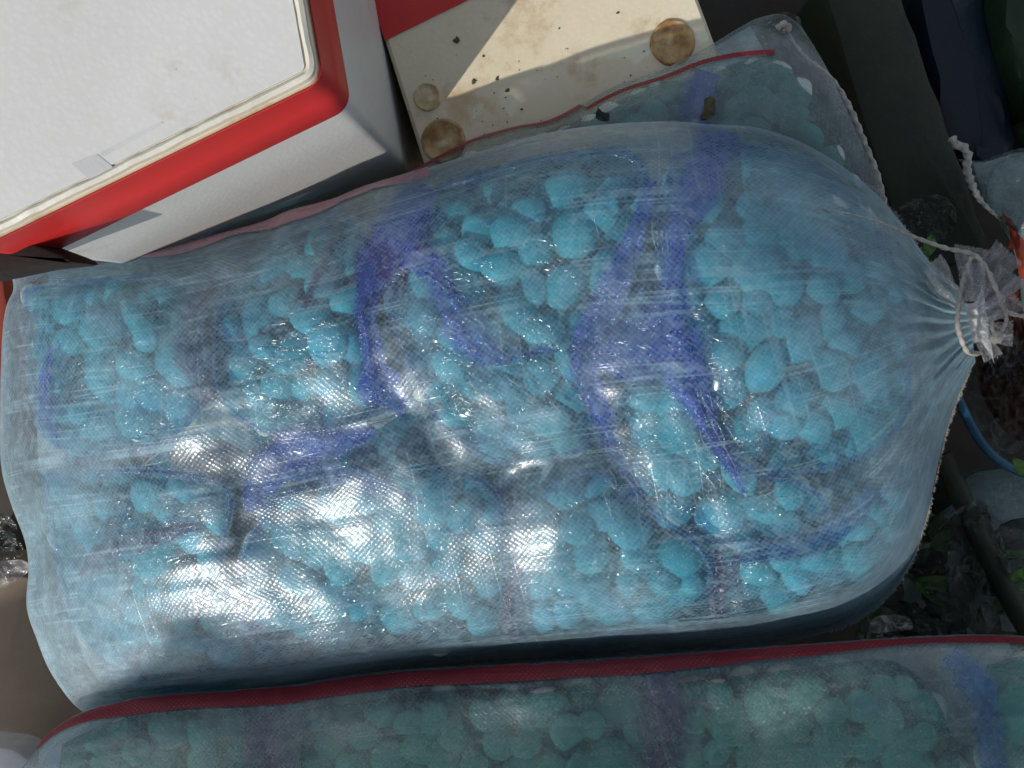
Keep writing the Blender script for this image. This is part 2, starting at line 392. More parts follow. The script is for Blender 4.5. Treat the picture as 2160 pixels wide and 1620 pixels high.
CLV = {me.name: np.array([v.co[:] for v in me.vertices]) for me in CL}
def topz(me, mx):
    A = np.array(mx)[:3, :3]; return float((CLV[me.name] @ A.T)[:, 2].max())

def fill_bag(sack, poly, root, film_mat, n_ind, sizes=(0.0105, 0.0175), gap=0.004, spacing=0.67, name='blue_bag', depth=0.05, seed=0, label=None, marg=0.56):
    rnd = random.Random(seed); poly = [tuple(map(float, p)) for p in poly]
    cx = sum(p[0] for p in poly) / len(poly); cy = sum(p[1] for p in poly) / len(poly)
    loop = spline(poly + [poly[0]], 73)[:-1]; n = len(loop)
    vs = []; rings = [0.0, 0.15, 0.3, 0.45, 0.6, 0.72, 0.82, 0.9, 0.96, 1.0]
    def top(x, y, r): return sack.zat(x, y) - gap - 0.018 * r ** 8
    for r in rings:
        for k in range(n):
            x = cx + (loop[k][0] - cx) * r; y = cy + (loop[k][1] - cy) * r
            rr = r * (1 + 0.02 * nz(k * 0.5, seed, 1)); x = cx + (loop[k][0] - cx) * rr; y = cy + (loop[k][1] - cy) * rr
            z = top(x, y, r) + 0.0012 * nz(x / 40, y / 34, seed)
            vs.append(P(x, y, z))
    for r in (0.97,):
        for k in range(n):
            x = cx + (loop[k][0] - cx) * r; y = cy + (loop[k][1] - cy) * r
            vs.append(P(x, y, top(x, y, 1) - depth))
    fs = grid_faces(len(rings) + 1, n, 0, True)
    film = mesh_obj(name, vs, fs, film_mat, root)
    if label: film['label'] = label
    sc_ = mpp
    ang0 = np.arctan2(loop[:, 1] - cy, loop[:, 0] - cx); od = np.argsort(ang0); angs = ang0[od]; dists = np.hypot(loop[:, 0] - cx, loop[:, 1] - cy)[od]
    # pieces of the filling, dart throwing so that they nestle
    pts = []; x0 = min(p[0] for p in poly); x1 = max(p[0] for p in poly); y0 = min(p[1] for p in poly); y1 = max(p[1] for p in poly)
    tries = 0
    while tries < 5000:
        tries += 1
        x = rnd.uniform(x0, x1); y = rnd.uniform(y0, y1)
        xx = cx + (x - cx) * 1.05; yy = cy + (y - cy) * 1.05
        if not inside(x, y, loop): continue
        z = sack.zat(x, y); sc = (CAMH - z) / FPX
        L = rnd.uniform(*sizes); rad = L / sc
        if math.hypot(x - cx, y - cy) + marg * rad > float(np.interp(math.atan2(y - cy, x - cx), angs, dists)): continue
        if any((x - q[0]) ** 2 + (y - q[1]) ** 2 < (spacing * (rad + q[2])) ** 2 for q in pts): continue
        pts.append((x, y, rad, L, z))
    pts.sort(key=lambda q: -q[3])
    rest = bmesh.new(); nind = 0
    def place(x, y, z, L, ang, ph):
        p = P(x, y, z); q = Quaternion((0, 0, 1), ang) @ Quaternion((0, 1, 0), rnd.uniform(-0.22, 0.22)) @ Quaternion((1, 0, 0), 0.35 * math.sin(ph))
        s_ = L * rnd.uniform(1.02, 1.18)
        return Matrix.Translation(p) @ q.to_matrix().to_4x4() @ Matrix.Diagonal((s_, s_ * rnd.uniform(0.85, 1.25), s_, 1))
    for (x, y, rad, L, z) in pts:
        rr = min(1, math.hypot(x - cx, y - cy) / float(np.interp(math.atan2(y - cy, x - cx), angs, dists)))
        rr2 = min(1, rr + 0.5 * L / sc_(z) / 250)
        low = min(sack.zat(x + a_, y + b_) for a_, b_ in ((0, 0), (rad * .9, 0), (-rad * .9, 0), (0, rad * .9), (0, -rad * .9)))
        if z - low > 0.016: continue
        zt = low - gap - 0.018 * rr2 ** 8 - L * rnd.uniform(0.60, 0.80)
        mx = place(x, y, zt, L, rnd.uniform(0, 6.28), rnd.uniform(0, 6.28)); me = rnd.choice(CL)
        want = low - gap - 0.018 * rr2 ** 8 - 0.0015 - rnd.uniform(0, 0.002); mx = place(x, y, want, L, rnd.uniform(0, 6.28), rnd.uniform(0, 6.28))
        mx.translation = P(x, y, want - topz(me, mx))
        if nind < n_ind:
            o = bpy.data.objects.new('clove', me); C.objects.link(o); o.parent = film; o.matrix_basis = mx; nind += 1
        else:
            t = bmesh.new(); t.from_mesh(me); bmesh.ops.transform(t, matrix=mx, verts=t.verts); tmp = bpy.data.meshes.new('t'); t.to_mesh(tmp); t.free(); rest.from_mesh(tmp); bpy.data.meshes.remove(tmp)
    # second layer below
    for (x, y, rad, L, z) in (pts if depth > 0.04 else []):
        dx, dy = rnd.uniform(-1, 1) * rad * 0.9, rnd.uniform(-1, 1) * rad * 0.9
        if math.hypot(x + dx - cx, y + dy - cy) > 0.78 * float(np.interp(math.atan2(y + dy - cy, x + dx - cx), angs, dists)): continue
        mx = place(x + dx, y + dy, z - gap - 0.036 - L * rnd.uniform(0.3, 0.7), L, rnd.uniform(0, 6.28), rnd.uniform(0, 6.28))
        t = bmesh.new(); t.from_mesh(rnd.choice(CL)); bmesh.ops.transform(t, matrix=mx, verts=t.verts); tmp = bpy.data.meshes.new('t'); t.to_mesh(tmp); t.free(); rest.from_mesh(tmp); bpy.data.meshes.remove(tmp)
    if len(rest.verts):
        o = bm_obj('loose_cloves', rest, M['clove'], film, smooth=True, kind='stuff')
    return film, nind

def fold(sack, line, w, root, mat, name='film_fold', gap=0.0035, seed=0):
    """a bunched fold of blue film, line of (x, y, half width)"""
    pts = spline(line, 60); k = 11; vs = []; uvs = []; w = w * 1.2
    for i, (x, y, hw) in enumerate(pts):
        a = pts[max(i - 1, 0)]; b = pts[min(i + 1, 59)]; tx, ty = b[0] - a[0], b[1] - a[1]; l = math.hypot(tx, ty) + 1e-6; nx, ny = -ty / l, tx / l
        for j in range(k):
            uvs.append((i / 59, j / (k - 1))); q = (j / (k - 1) * 2 - 1); hw2 = hw * w * (1 + 0.5 * nz(i * 0.13, q, seed + 20))
            X = x + nx * q * hw2; Y = y + ny * q * hw2
            z = sack.zat(X, Y) - gap - 0.004 * abs(q) ** 3 + 0.0013 * math.sin(q * 7 + nz(i * 0.1, 1, seed) * 4)
            vs.append(P(X, Y, z))
    return mesh_obj(name, vs, grid_faces(60, k), mat, root, uvs)

def core(sack, root, depth=0.055, inset=4):
    n, m = sack.n, sack.m; ii = list(range(inset * 2, n - inset * 4, 4)); jj = list(range(inset * 2, m - inset * 2, 3)); vs = []
    for i in ii:
        for j in jj:
            x, y = sack.XY[i, j]; t = sack.tt[j]
            vs.append(P(x, y, sack.Z[i, j] - depth + 0.006 * nz(x / 60, y / 60, 8)))
    o = mesh_obj('packed_filling', vs, grid_faces(len(ii), len(jj)), M['core'], root)
    return o

# ============ the large sack in the middle
foldA = [(905, 395, 22), (850, 470, 55), (800, 560, 50), (775, 650, 28), (785, 740, 26), (805, 810, 45), (860, 865, 22)]
foldA2 = [(850, 540, 35), (915, 570, 30), (945, 650, 28), (1000, 730, 34), (1075, 765, 8)]
foldB = [(1520, 270, 50), (1470, 400, 45), (1420, 520, 28), (1415, 620, 34), (1370, 720, 80), (1290, 745, 50), (1240, 745, 12)]
foldB2 = [(1375, 380, 12), (1340, 500, 24), (1290, 620, 36), (1240, 730, 36), (1250, 820, 32), (1290, 930, 24), (1350, 1050, 10)]
foldB4 = [(1430, 700, 50), (1450, 800, 50), (1490, 890, 30), (1540, 980, 16), (1570, 1040, 6)]
foldC = [(790, 910, 14), (700, 935, 34), (600, 965, 48), (550, 1020, 38), (530, 1080, 14)]
foldC2 = [(600, 1000, 20), (720, 1000, 28), (830, 1035, 14), (890, 1060, 4)]
foldD = [(105, 735, 8), (95, 800, 12), (95, 870, 12), (120, 925, 8)]
foldE = [(540, 540, 10), (450, 600, 22), (405, 690, 28), (400, 760, 26), (440, 850, 18)]
foldF = [(715, 480, 10), (680, 560, 12), (640, 650, 8)]
foldG = [(1065, 1010, 26), (1085, 1100, 22), (1078, 1220, 20), (1080, 1350, 18)]
foldH = [(1510, 1160, 16), (1515, 1230, 18), (1512, 1320, 14)]
foldI = [(1840, 1030, 14), (1780, 1105, 24), (1680, 1155, 16), (1560, 1175, 10)]
foldJ = [(420, 1110, 10), (320, 1130, 26), (220, 1165, 24), (170, 1220, 10)]
foldK = [(880, 560, 20), (980, 640, 14), (1050, 740, 20), (1180, 740, 4)]
def xy(l): return [(p[0], p[1]) for p in l]
valleys = [(xy(foldA), 0.004, 45), (xy(foldB2), 0.005, 50), (xy(foldC), 0.0035, 55), (xy(foldG), 0.0035, 50), (xy(foldH), 0.006, 35),
           ([(1070, 1010), (1250, 960), (1330, 900)], 0.005, 50), ([(860, 860), (960, 990), (1070, 1010)], 0.004, 40), (xy(foldI), 0.006, 40), ([(60, 990), (300, 985), (530, 1000)], 0.003, 45)]
main = Sack(
    top=[(22, 572), (90, 556), (160, 552), (330, 526), (400, 512), (480, 492), (560, 470), (610, 448), (700, 424), (770, 396), (870, 366), (990, 326), (1130, 286), (1260, 264), (1400, 256), (1500, 262), (1610, 272), (1720, 315), (1830, 392), (1900, 468), (1955, 545), (1992, 582), (2022, 604)],
    bot=[(185, 1508), (300, 1492), (500, 1470), (750, 1440), (1000, 1410), (1300, 1388), (1560, 1372), (1700, 1345), (1790, 1318), (1860, 1272), (1915, 1200), (1950, 1110), (1968, 1030), (1985, 950), (2006, 880), (2024, 830), (2042, 790), (2058, 764)],
    left=[(22, 572), (28, 610), (12, 650), (4, 720), (0, 860), (2, 980), (22, 1060), (52, 1140), (60, 1200), (56, 1280), (78, 1350), (105, 1415), (150, 1480), (185, 1508)],
    right=[(2022, 604), (2045, 682), (2058, 764)],
    z0=0.300, z1=0.282, h=0.102, hb=0.12, n=230, m=120, pl=0.0034, valleys=valleys, seed=1, p=4.0, drop=0.07)
r1 = thing('woven_sack', 'large clear woven sack full of blue bags of pale pieces, neck tied at right', 'sack', P(1050, 850, 0.15))
def gather_glare_main(x, y, q):
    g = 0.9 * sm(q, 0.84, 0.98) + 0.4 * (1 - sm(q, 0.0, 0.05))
    for cx_, cy_, rx, ry, a in ((170, 1330, 140, 170, 1.0), (330, 560, 260, 70, 0.8), (120, 1080, 110, 70, 0.6), (240, 640, 80, 60, 0.6), (1930, 1100, 90, 190, 0.6), (500, 1240, 170, 60, 0.5), (1940, 820, 60, 150, 0.4)):  # the lower-left blobs paint white glare into the film
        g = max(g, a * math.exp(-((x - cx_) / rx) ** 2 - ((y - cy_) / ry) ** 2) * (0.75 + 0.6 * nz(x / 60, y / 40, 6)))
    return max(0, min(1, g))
main.gather = gather_glare_main
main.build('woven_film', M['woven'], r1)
core(main, r1)
bags = [
    ([(50, 610), (200, 590), (390, 590), (420, 700), (410, 880), (260, 960), (100, 930), (60, 760)], 22),
    ([(470, 560), (600, 490), (720, 450), (790, 560), (780, 700), (800, 850), (700, 910), (540, 905), (450, 800)], 42),
    ([(930, 385), (1150, 330), (1350, 335), (1330, 540), (1260, 660), (1250, 850), (1230, 950), (1050, 975), (930, 900), (880, 800), (820, 650), (870, 480)], 62),
    ([(1420, 330), (1560, 300), (1700, 340), (1820, 440), (1900, 580), (1920, 760), (1900, 900), (1780, 980), (1560, 1000), (1480, 880), (1450, 720), (1400, 600), (1390, 450)], 70),
    ([(570, 1050), (860, 985), (1040, 1030), (1062, 1200), (1060, 1362), (800, 1388), (600, 1412), (490, 1250)], 36),
    ([(1100, 1080), (1240, 990), (1400, 1100), (1495, 1180), (1500, 1318), (1300, 1342), (1096, 1358)], 24),
    ([(1290, 800), (1440, 800), (1540, 960), (1720, 1040), (1740, 1120), (1560, 1150), (1400, 1090), (1310, 960)], 20),
    ([(1540, 1180), (1730, 1160), (1840, 1060), (1910, 980), (1910, 1130), (1840, 1250), (1720, 1296), (1530, 1322)], 18),
    ([(90, 1000), (300, 990), (480, 1030), (470, 1200), (560, 1370), (440, 1455), (290, 1440), (150, 1300)], 6)]
for k, (poly, ni) in enumerate(bags):
    fill_bag(main, poly, r1, M['bag_film'], ni, seed=11 + k)
for k, (ln, mt) in enumerate([(foldA, 'fold_film'), (foldA2, 'fold_film'), (foldB, 'fold_film'), (foldB2, 'fold_film'), (foldB4, 'fold_film'), (foldC, 'fold_film'), (foldC2, 'fold_film2'), (foldD, 'fold_film'), (foldE, 'fold_dull'), (foldF, 'fold_dull'), (foldG, 'fold_dull'), (foldH, 'fold_dull'), (foldI, 'fold_film2'), (foldJ, 'fold_dull'), (foldK, 'fold_film2')]):
    fold(main, ln, 1.0, r1, M[mt], seed=k)
main.ribbon('red_stripe', M['pink_woven'], r1, 0.02, 0.42, lambda q: 0.0, lambda q: 0.010 + 0.022 * abs(nz(q * 9, 3, 1)) * 2)

M['neck'] = mat_film('gathered_milky_film', (0.9, 0.93, 0.93), (0.86, 0.87, 0.88), 0.66, rough=0.22, wr=60, bumpd=0.004, gloss=0.1)
M['bag_edge'] = mat_film('blue_bag_edge', (0.45, 0.75, 0.95), (0.04, 0.24, 0.55), 0.35, rough=0.2, wr=90, var=0.2, taper=True)
for k, (poly, ni) in enumerate(bags):
    c_ = np.mean(np.array(poly, float), axis=0); lp = [(c_[0] + (x - c_[0]) * 0.99, c_[1] + (y - c_[1]) * 0.99, 9 + 7 * nz(x / 90, y / 90, k)) for x, y in poly]
    fold(main, lp + [lp[0]], 1.0, r1, M['bag_edge'], name='bag_edge', gap=0.0042, seed=40 + k)
# crinkles of the inner bags pressed against the woven film
M['crinkle'] = mat_film('crinkled_film_ridge', (0.85, 0.95, 1.0), (0.55, 0.75, 0.82), 0.38, rough=0.12, wr=120, bumpd=0.002, gloss=0.3)
rnd = random.Random(77); V = []; F = []
for (cx_, cy_, rx, ry, ang, cnt) in [(980, 820, 110, 70, -40, 20), (1520, 920, 50, 90, -60, 16), (1190, 820, 60, 120, -50, 14), (730, 1050, 130, 40, -14, 16), (1150, 1190, 60, 110, -55, 16), (1290, 960, 50, 90, -62, 14), (560, 780, 90, 70, -10, 14), (1640, 1050, 110, 60, 20, 12), (900, 1240, 110, 80, -45, 12), (1800, 560, 90, 150, -25, 10), (330, 900, 140, 70, 8, 10), (640, 560, 120, 60, 20, 8), (1300, 480, 200, 90, -75, 10)]:
    for q in range(cnt):
        x = cx_ + rnd.gauss(0, .5) * rx; y = cy_ + rnd.gauss(0, .5) * ry; a = math.radians(-ang + rnd.gauss(0, 14)); L = rnd.uniform(14, 95); cv = rnd.uniform(-.25, .25); hw = rnd.uniform(0.9, 2.6); n_ = 12; b = len(V)
        for i in range(n_):
            t = i / (n_ - 1) - .5; aa = a + cv * t * 2; X = x + math.cos(aa) * t * L; Y = y + math.sin(aa) * t * L; w_ = hw * (1 - (2 * t) ** 2) ** 0.7 + 0.15
            z = main.zat(X, Y) - 0.0026; nx_, ny_ = -math.sin(aa), math.cos(aa)
            V += [P(X + nx_ * w_, Y + ny_ * w_, z - 0.001), P(X, Y, z + 0.0006), P(X - nx_ * w_, Y - ny_ * w_, z - 0.001)]
        F += grid_faces(n_, 3, b)
mesh_obj('film_crinkles', V, F, M['crinkle'], r1, kind='stuff')
# neck: gathered band, crumpled ruff beyond it
def crumple(name, centre, outline, z, amp, mat, parent, seed, rings=26, n=110, freq=9):
    loop = spline(outline + [outline[0]], n + 1)[:-1]; vs = []
    for i in range(rings):
        r = i / (rings - 1)
        for k in range(n):
            x = centre[0] + (loop[k][0] - centre[0]) * r; y = centre[1] + (loop[k][1] - centre[1]) * r
            an = 2 * math.pi * k / n
            zz = z + amp * 1.6 * (0.5 - abs(nz(x / 42, y / 26, seed))) * (0.3 + 0.7 * r) + amp * 1.1 * (0.4 - abs(nz(x / 17, y / 24, seed + 3))) + amp * 0.5 * nz(x / 8, y / 9, seed) + amp * 0.5 * r * math.sin(an * freq)
            vs.append(P(x, y, zz))
    return mesh_obj(name, vs, grid_faces(rings, n, 0, True), mat, parent, smooth=True)
neck = []
for i in range(24):
    a = i / 23; cx_, cy_ = 2022 + 62 * a, 686 - 8 * a
    R_ = 80 * (1 - 0.55 * math.sin(math.pi * a) ** 0.7) 
    ring = []
    for k in range(60):
        an = 2 * math.pi * k / 60; rr = R_ * (1 + 0.14 * math.sin(an * 11 + a * 2) + 0.1 * nz(an * 2, a * 3, 4))
        ring.append(P(cx_ + 0.15 * rr * math.cos(an) , cy_ + rr * math.cos(an), 0.30 + rr * math.sin(an) * mpp(0.3) * 0.8))
    neck += ring
mesh_obj('gathered_neck', neck, grid_faces(24, 60, 0, True), M['neck'], r1)
def ruff_strip(x0, y0, ang, L, w0, w1, z, seed, curl=0.4):
    n_, k_ = 26, 22; vs = []; a = math.radians(ang); x, y = x0, y0
    for i in range(n_):
        t = i / (n_ - 1); aa = a + curl * t + 0.5 * nz(t * 2, seed, 0); x += math.cos(aa) * L / n_; y -= math.sin(aa) * L / n_
        w_ = w0 + (w1 - w0) * t ** 0.8; nx_, ny_ = math.sin(aa), math.cos(aa)
        for j in range(k_):
            q = j / (k_ - 1) * 2 - 1; rag = 1 + (0.25 * nz(j * 0.8, seed, 2) if i > n_ - 5 else 0)
            zz = z + 0.007 * t * math.sin(q * 6 + seed + 2 * t) + 0.006 * (0.3 - abs(nz(t * 4, q * 3, seed))) + 0.003 * nz(t * 11, q * 9, seed) + 0.008 * t * nz(seed, 1, 1)
            ex = (rag - 1) * 22
            vs.append(P(x + nx_ * q * w_ + math.cos(aa) * ex, y + ny_ * q * w_ - math.sin(aa) * ex, zz))
    return mesh_obj('crumpled_ruff', vs, grid_faces(n_, k_), M['clear_crumple'], r1)
for q_ in [(2030, 650, 118, 115, 14, 34, .335, 1, .3), (2045, 640, 92, 120, 14, 36, .340, 2, -.2), (2055, 640, 66, 135, 14, 38, .338, 3, -.3), (2062, 650, 40, 105, 14, 36, .345, 4, .3), (2066, 670, 14, 90, 14, 34, .340, 5, .5), (2064, 690, -18, 75, 14, 28, .336, 6, .3), (2060, 705, -48, 62, 12, 22, .333, 7, -.3), (2050, 640, 80, 85, 16, 30, .352, 8, .4), (2062, 665, 30, 62, 14, 26, .356, 9, -.5)]:
    ruff_strip(*q_)
def px_line(pts, z, n=60):
    pts = [(a, b, (c if len(r) else z)) for a, b, *r in pts for c in (r or [0])]
    return [P(x, y, zz) for x, y, zz in spline(pts, n)]
def twine(name, pts, z, r, parent, n=90, mat=None): return tube(name, px_line(pts, z, n), r, mat or M['twine'], parent, 8, 0.28)
twine('tie_twine', [(1735, 440, .372), (1800, 452, .37), (1860, 470, .36), (1925, 498, .345), (1990, 522, .345), (2055, 538, .352), (2085, 575, .355), (2105, 620, .358), (2120, 655, .355), (2165, 668, .35), (2200, 670, .34)], 0.34, lambda a: 0.0005 + 0.0009 * sm(a, 0.1, 0.5), r1, 160)
twine('tie_twine', [(2050, 540, .352), (2030, 600, .350), (2020, 680, .350), (2040, 740, .335), (2068, 745, .3)], 0.34, 0.0016, r1)
twine('tie_twine', [(2118, 650, .355), (2098, 665, .357), (2092, 690, .352), (2105, 705, .35), (2122, 680, .352), (2120, 650, .356)], 0.35, 0.0012, r1)
bm = bmesh.new(); bmesh.ops.create_icosphere(bm, subdivisions=3, radius=0.0042)
for v in bm.verts: v.co *= 1 + 0.35 * nz(v.co.x * 400, v.co.y * 400, v.co.z * 400)
bmesh.ops.translate(bm, verts=bm.verts, vec=P(2102, 712, 0.35)); bm_obj('twine_knot', bm, M['twine'], r1, True)
# frayed tape ends along the right flank and the ears
def fray(sack, side, s0, s1, n, length, parent, mat, seed, t0=None):
    rnd = random.Random(seed); V = []; F = []
    for k in range(n):
        q = rnd.uniform(s0, s1); i = min(sack.n - 2, int(q * (sack.n - 1))); t = side if t0 is None else rnd.uniform(*t0)
        j = int(np.interp(t, sack.tt, np.arange(sack.m))); p = Vector(sack.top3[i, j]).lerp(Vector(sack.top3[i + 1, j]), rnd.random()); c = Vector(sack.top3[i, sack.m // 2])
        o = (p - c); o.z = 0; o.normalize(); d = (o * 1.0 + Vector((rnd.uniform(-1.6, 1.6), rnd.uniform(-1.6, 1.6), rnd.uniform(-.3, .9)))).normalized()
        L = length * rnd.uniform(0.3, 1.0); w = rnd.uniform(0.0001, 0.00035); sd_ = d.cross(Vector((0, 0, 1))).normalized() * w
        b = len(V); mid = p + d * L * 0.5 + Vector((0, 0, L * 0.15)); e = p + d * L
        up_ = Vector((0, 0, w))
        V += [p - sd_, p + sd_, p + up_, mid - sd_, mid + sd_, mid + up_, e]
        for a_, b_ in ((0, 1), (1, 2), (2, 0)): F.append((b + a_, b + b_, b + b_ + 3, b + a_ + 3)); F.append((b + a_ + 3, b + b_ + 3, b + 6))
    return mesh_obj('frayed_fibres', V, F, mat, parent, smooth=False, kind='stuff')
fray(main, 0.999, 0.70, 0.99, 900, 0.0032, r1, M['twine'], 3)
fray(main, 0.001, 0.86, 0.99, 160, 0.003, r1, M['twine'], 4)

# ============ the sack behind
back = Sack(
    top=[(760, 420), (860, 368), (985, 302), (1080, 272), (1170, 252), (1290, 185), (1400, 145), (1490, 100), (1560, 58), (1600, 38), (1650, 30), (1688, 52)],
    bot=[(900, 560), (1100, 480), (1300, 440), (1500, 440), (1700, 470), (1800, 500), (1868, 450)],
    left=[(760, 420), (820, 500), (900, 560)],
    right=[(1688, 52), (1722, 105), (1755, 165), (1790, 240), (1825, 320), (1855, 390), (1868, 450)],
    z0=0.244, z1=0.268, h=0.042, hb=0.03, n=130, m=70, seed=21, endr=0.3, valleys=[([(1480, 120), (1440, 260)], 0.006, 30)])
r2 = thing('woven_sack', 'darker woven sack lying behind the large one, thin red stripe along its top edge', 'sack', P(1400, 300, 0.2))
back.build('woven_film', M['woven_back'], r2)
# seal the flank of the mouth end
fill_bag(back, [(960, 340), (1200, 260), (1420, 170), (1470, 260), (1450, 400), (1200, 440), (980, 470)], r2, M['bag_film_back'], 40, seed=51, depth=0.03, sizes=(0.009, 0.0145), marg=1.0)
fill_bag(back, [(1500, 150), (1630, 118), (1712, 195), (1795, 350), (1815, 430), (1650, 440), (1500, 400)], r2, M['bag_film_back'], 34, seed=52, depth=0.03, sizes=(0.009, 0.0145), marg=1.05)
fold(back, [(1490, 150, 30), (1470, 220, 36), (1450, 300, 28)], 1, r2, M['fold_film'], seed=60)
core(back, r2, 0.028, 3)
def tb(q): return 0.06 + 0.13 * sm(q, 0.72, 0.97)
back.ribbon('red_stripe', M['red_woven'], r2, 0.02, 0.90, lambda q: tb(q) - 0.012 if q > .5 else 0.002, lambda q: tb(q) + 0.012 if q > .5 else 0.03)
twine('hem_twine', [(1655, 52, .262), (1668, 78, .27), (1700, 120, .272), (1755, 165, .268), (1795, 235, .268), (1822, 300, .268), (1850, 370, .27), (1868, 450, .27)], 0.27, lambda a: 0.0010 + 0.0013 * sm(a, 0.3, 0.5), r2, 120)
crumple('crumpled_ruff', (1650, 60), [(1600, 60), (1620, 38), (1660, 25), (1688, 40), (1690, 75), (1710, 110), (1690, 130), (1660, 90)], 0.262, 0.010, M['clear_dull'], r2, 31, 14, 50, 5)
twine('hem_knot', [(1640, 60, .272), (1655, 50, .276), (1662, 60, .274), (1650, 68, .27)], 0.27, 0.0024, r2, 24)
# holes burnt / torn in the back sack, seen as dark leaf-like shapes
M['dark_leaf'] = mat_solid('dark_leaf', (0.01, 0.022, 0.015), (0.02, 0.03, 0.02), 90, 0.7)
M['olive_leaf'] = mat_solid('olive_leaf', (0.05, 0.055, 0.02), (0.08, 0.07, 0.03), 90, 0.7)
def scrap(name, outline, z, mat, label, cat, seed, th=0.0015):
    c = np.mean(np.array(outline, float), axis=0); loop = spline(outline + [outline[0]], 37)[:-1]; vs = []
    for zz, s_ in ((z, 1), (z + th, 0.94)):
        for k, (x, y) in enumerate(loop):
            j = 1 + 0.10 * nz(k * 0.9, seed, 1)
            vs.append(P(c[0] + (x - c[0]) * s_ * j, c[1] + (y - c[1]) * s_ * j, zz + 0.002 * nz(x / 15, y / 15, seed)))
    vs.append(P(c[0], c[1], z + th * 1.6)); n = len(loop)
    fs = [(k, (k + 1) % n, n + (k + 1) % n, n + k) for k in range(n)] + [(n + k, n + (k + 1) % n, 2 * n) for k in range(n)]
    o = mesh_obj(name, vs, fs, mat, smooth=False)
    if label: tag(o, label, cat)
    return o
scrap('dark_scrap', [(1257, 238), (1262, 228), (1272, 236), (1285, 240), (1284, 254), (1270, 256), (1258, 250)], 0.284, M['dark_leaf'], 'small black ragged scrap stuck on the sack behind', 'scrap', 1)
scrap('olive_scrap', [(1486, 208), (1506, 204), (1508, 240), (1496, 252), (1476, 250), (1484, 230)], 0.283, M['olive_leaf'], 'olive brown scrap lying on the sack behind, just above the large sack', 'scrap', 2)

# ============ the sack in front
front = Sack(
    top=[(30, 1640), (70, 1590), (110, 1545), (180, 1502), (260, 1478), (340, 1464), (600, 1446), (700, 1430), (850, 1412), (1100, 1398), (1300, 1386), (1500, 1372), (1700, 1358), (1900, 1344), (2075, 1338), (2200, 1346), (2330, 1370)],
    bot=[(60, 2100), (400, 2150), (900, 2150), (1500, 2130), (2000, 2120), (2350, 2080)],
    left=[(30, 1640), (10, 1800), (20, 1980), (60, 2100)],
    right=[(2330, 1370), (2420, 1600), (2420, 1900), (2350, 2080)],
    z0=0.312, z1=0.23, h=0.060, hb=0.11, n=170, m=90, seed=41, endr=0.12, p=3.0)
r3 = thing('woven_sack', 'shaded woven sack in front with a broad dark red stripe along its upper edge', 'sack', P(1100, 1800, 0.12))
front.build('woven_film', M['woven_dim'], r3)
core(front, r3, 0.05, 3)
for k, (poly, ni) in enumerate([([(130, 1570), (300, 1500), (520, 1500), (560, 1640), (500, 1780), (150, 1780)], 26), ([(640, 1500), (900, 1460), (1150, 1450), (1350, 1450), (1380, 1620), (1350, 1780), (700, 1790)], 44), ([(1430, 1440), (1700, 1410), (1900, 1400), (2010, 1560), (1990, 1780), (1440, 1790)], 50), ([(2080, 1400), (2250, 1400), (2280, 1700), (2100, 1760)], 12)]):
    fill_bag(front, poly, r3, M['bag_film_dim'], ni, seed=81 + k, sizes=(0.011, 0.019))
fold(front, [(590, 1480, 24), (560, 1560, 30), (570, 1660, 40)], 1.6, r3, M['fold_dull'], seed=70)
fold(front, [(2000, 1380, 30), (2060, 1450, 40), (2090, 1540, 36), (2100, 1650, 36)], 1, r3, M['fold_film2'], seed=71)
fold(front, [(1395, 1420, 18), (1400, 1520, 22), (1400, 1640, 22)], 2.4, r3, M['fold_dull'], seed=72)
front.ribbon('red_stripe', M['red_woven'], r3, 0.035, 0.93, lambda q: 0.0005, lambda q: 0.018 + 0.036 * sm(q, 0.03, 0.15) * (1 - 0.75 * sm(q, 0.55, 0.85)) + 0.006 * nz(q * 14, 1, 1), n=260)

# ------------------------------------------------------------------ foam boxes
def foam_mat(name, c1, c2, stain, amt):
    T = NT(name); co = T.coord('Object')
    big = T.noise(co, 5, 4, 0.6); col = T.mixc(T.ramp(big, 0.3, 0.7), c1, c2)
    st = T.ramp(T.noise(co, 16, 6, 0.7), 0.60 - amt, 0.78 - amt); col = T.mixc(T.math('MULTIPLY', st, 0.55), col, stain)
    sp = T.ramp(T.noise(co, 95, 4, 0.7), 0.70, 0.76); col = T.mixc(T.math('MULTIPLY', sp, 0.6), col, (0.16, 0.12, 0.08))
    vo = T.n('ShaderNodeTexVoronoi'); T.set(vo.inputs['Vector'], co); vo.inputs['Scale'].default_value = 260
    bead = T.ramp(vo.outputs['Distance'], 0.1, 0.75)
    p = T.n('ShaderNodeBsdfPrincipled'); T.set(p.inputs['Base Color'], T.mixc(T.math('MULTIPLY', bead, 0.10), col, (0.45, 0.43, 0.38)))
    p.inputs['Roughness'].default_value = 0.42; p.inputs['Specular IOR Level'].default_value = 0.45
    n1 = T.bump(bead, 0.10, -0.0006); n2 = T.bump(T.noise(co, 14, 3, 0.5), 0.12, 0.004, n1)
    T.t.links.new(n2, p.inputs['Normal']); return T.done(p.outputs[0])
M['foam'] = foam_mat('white_foam', (0.60, 0.60, 0.58), (0.66, 0.66, 0.64), (0.46, 0.37, 0.22), 0.055)
M['foam_rim'] = foam_mat('cream_foam_rim', (0.55, 0.52, 0.43), (0.68, 0.66, 0.57), (0.36, 0.30, 0.18), 0.06)
M['foam_old'] = foam_mat('aged_foam', (0.70, 0.60, 0.41), (0.76, 0.68, 0.50), (0.38, 0.20, 0.05), 0.10)
M['foam_brown'] = foam_mat('brown_stained_foam', (0.24, 0.13, 0.04), (0.36, 0.21, 0.07), (0.15, 0.07, 0.02), 0.10)
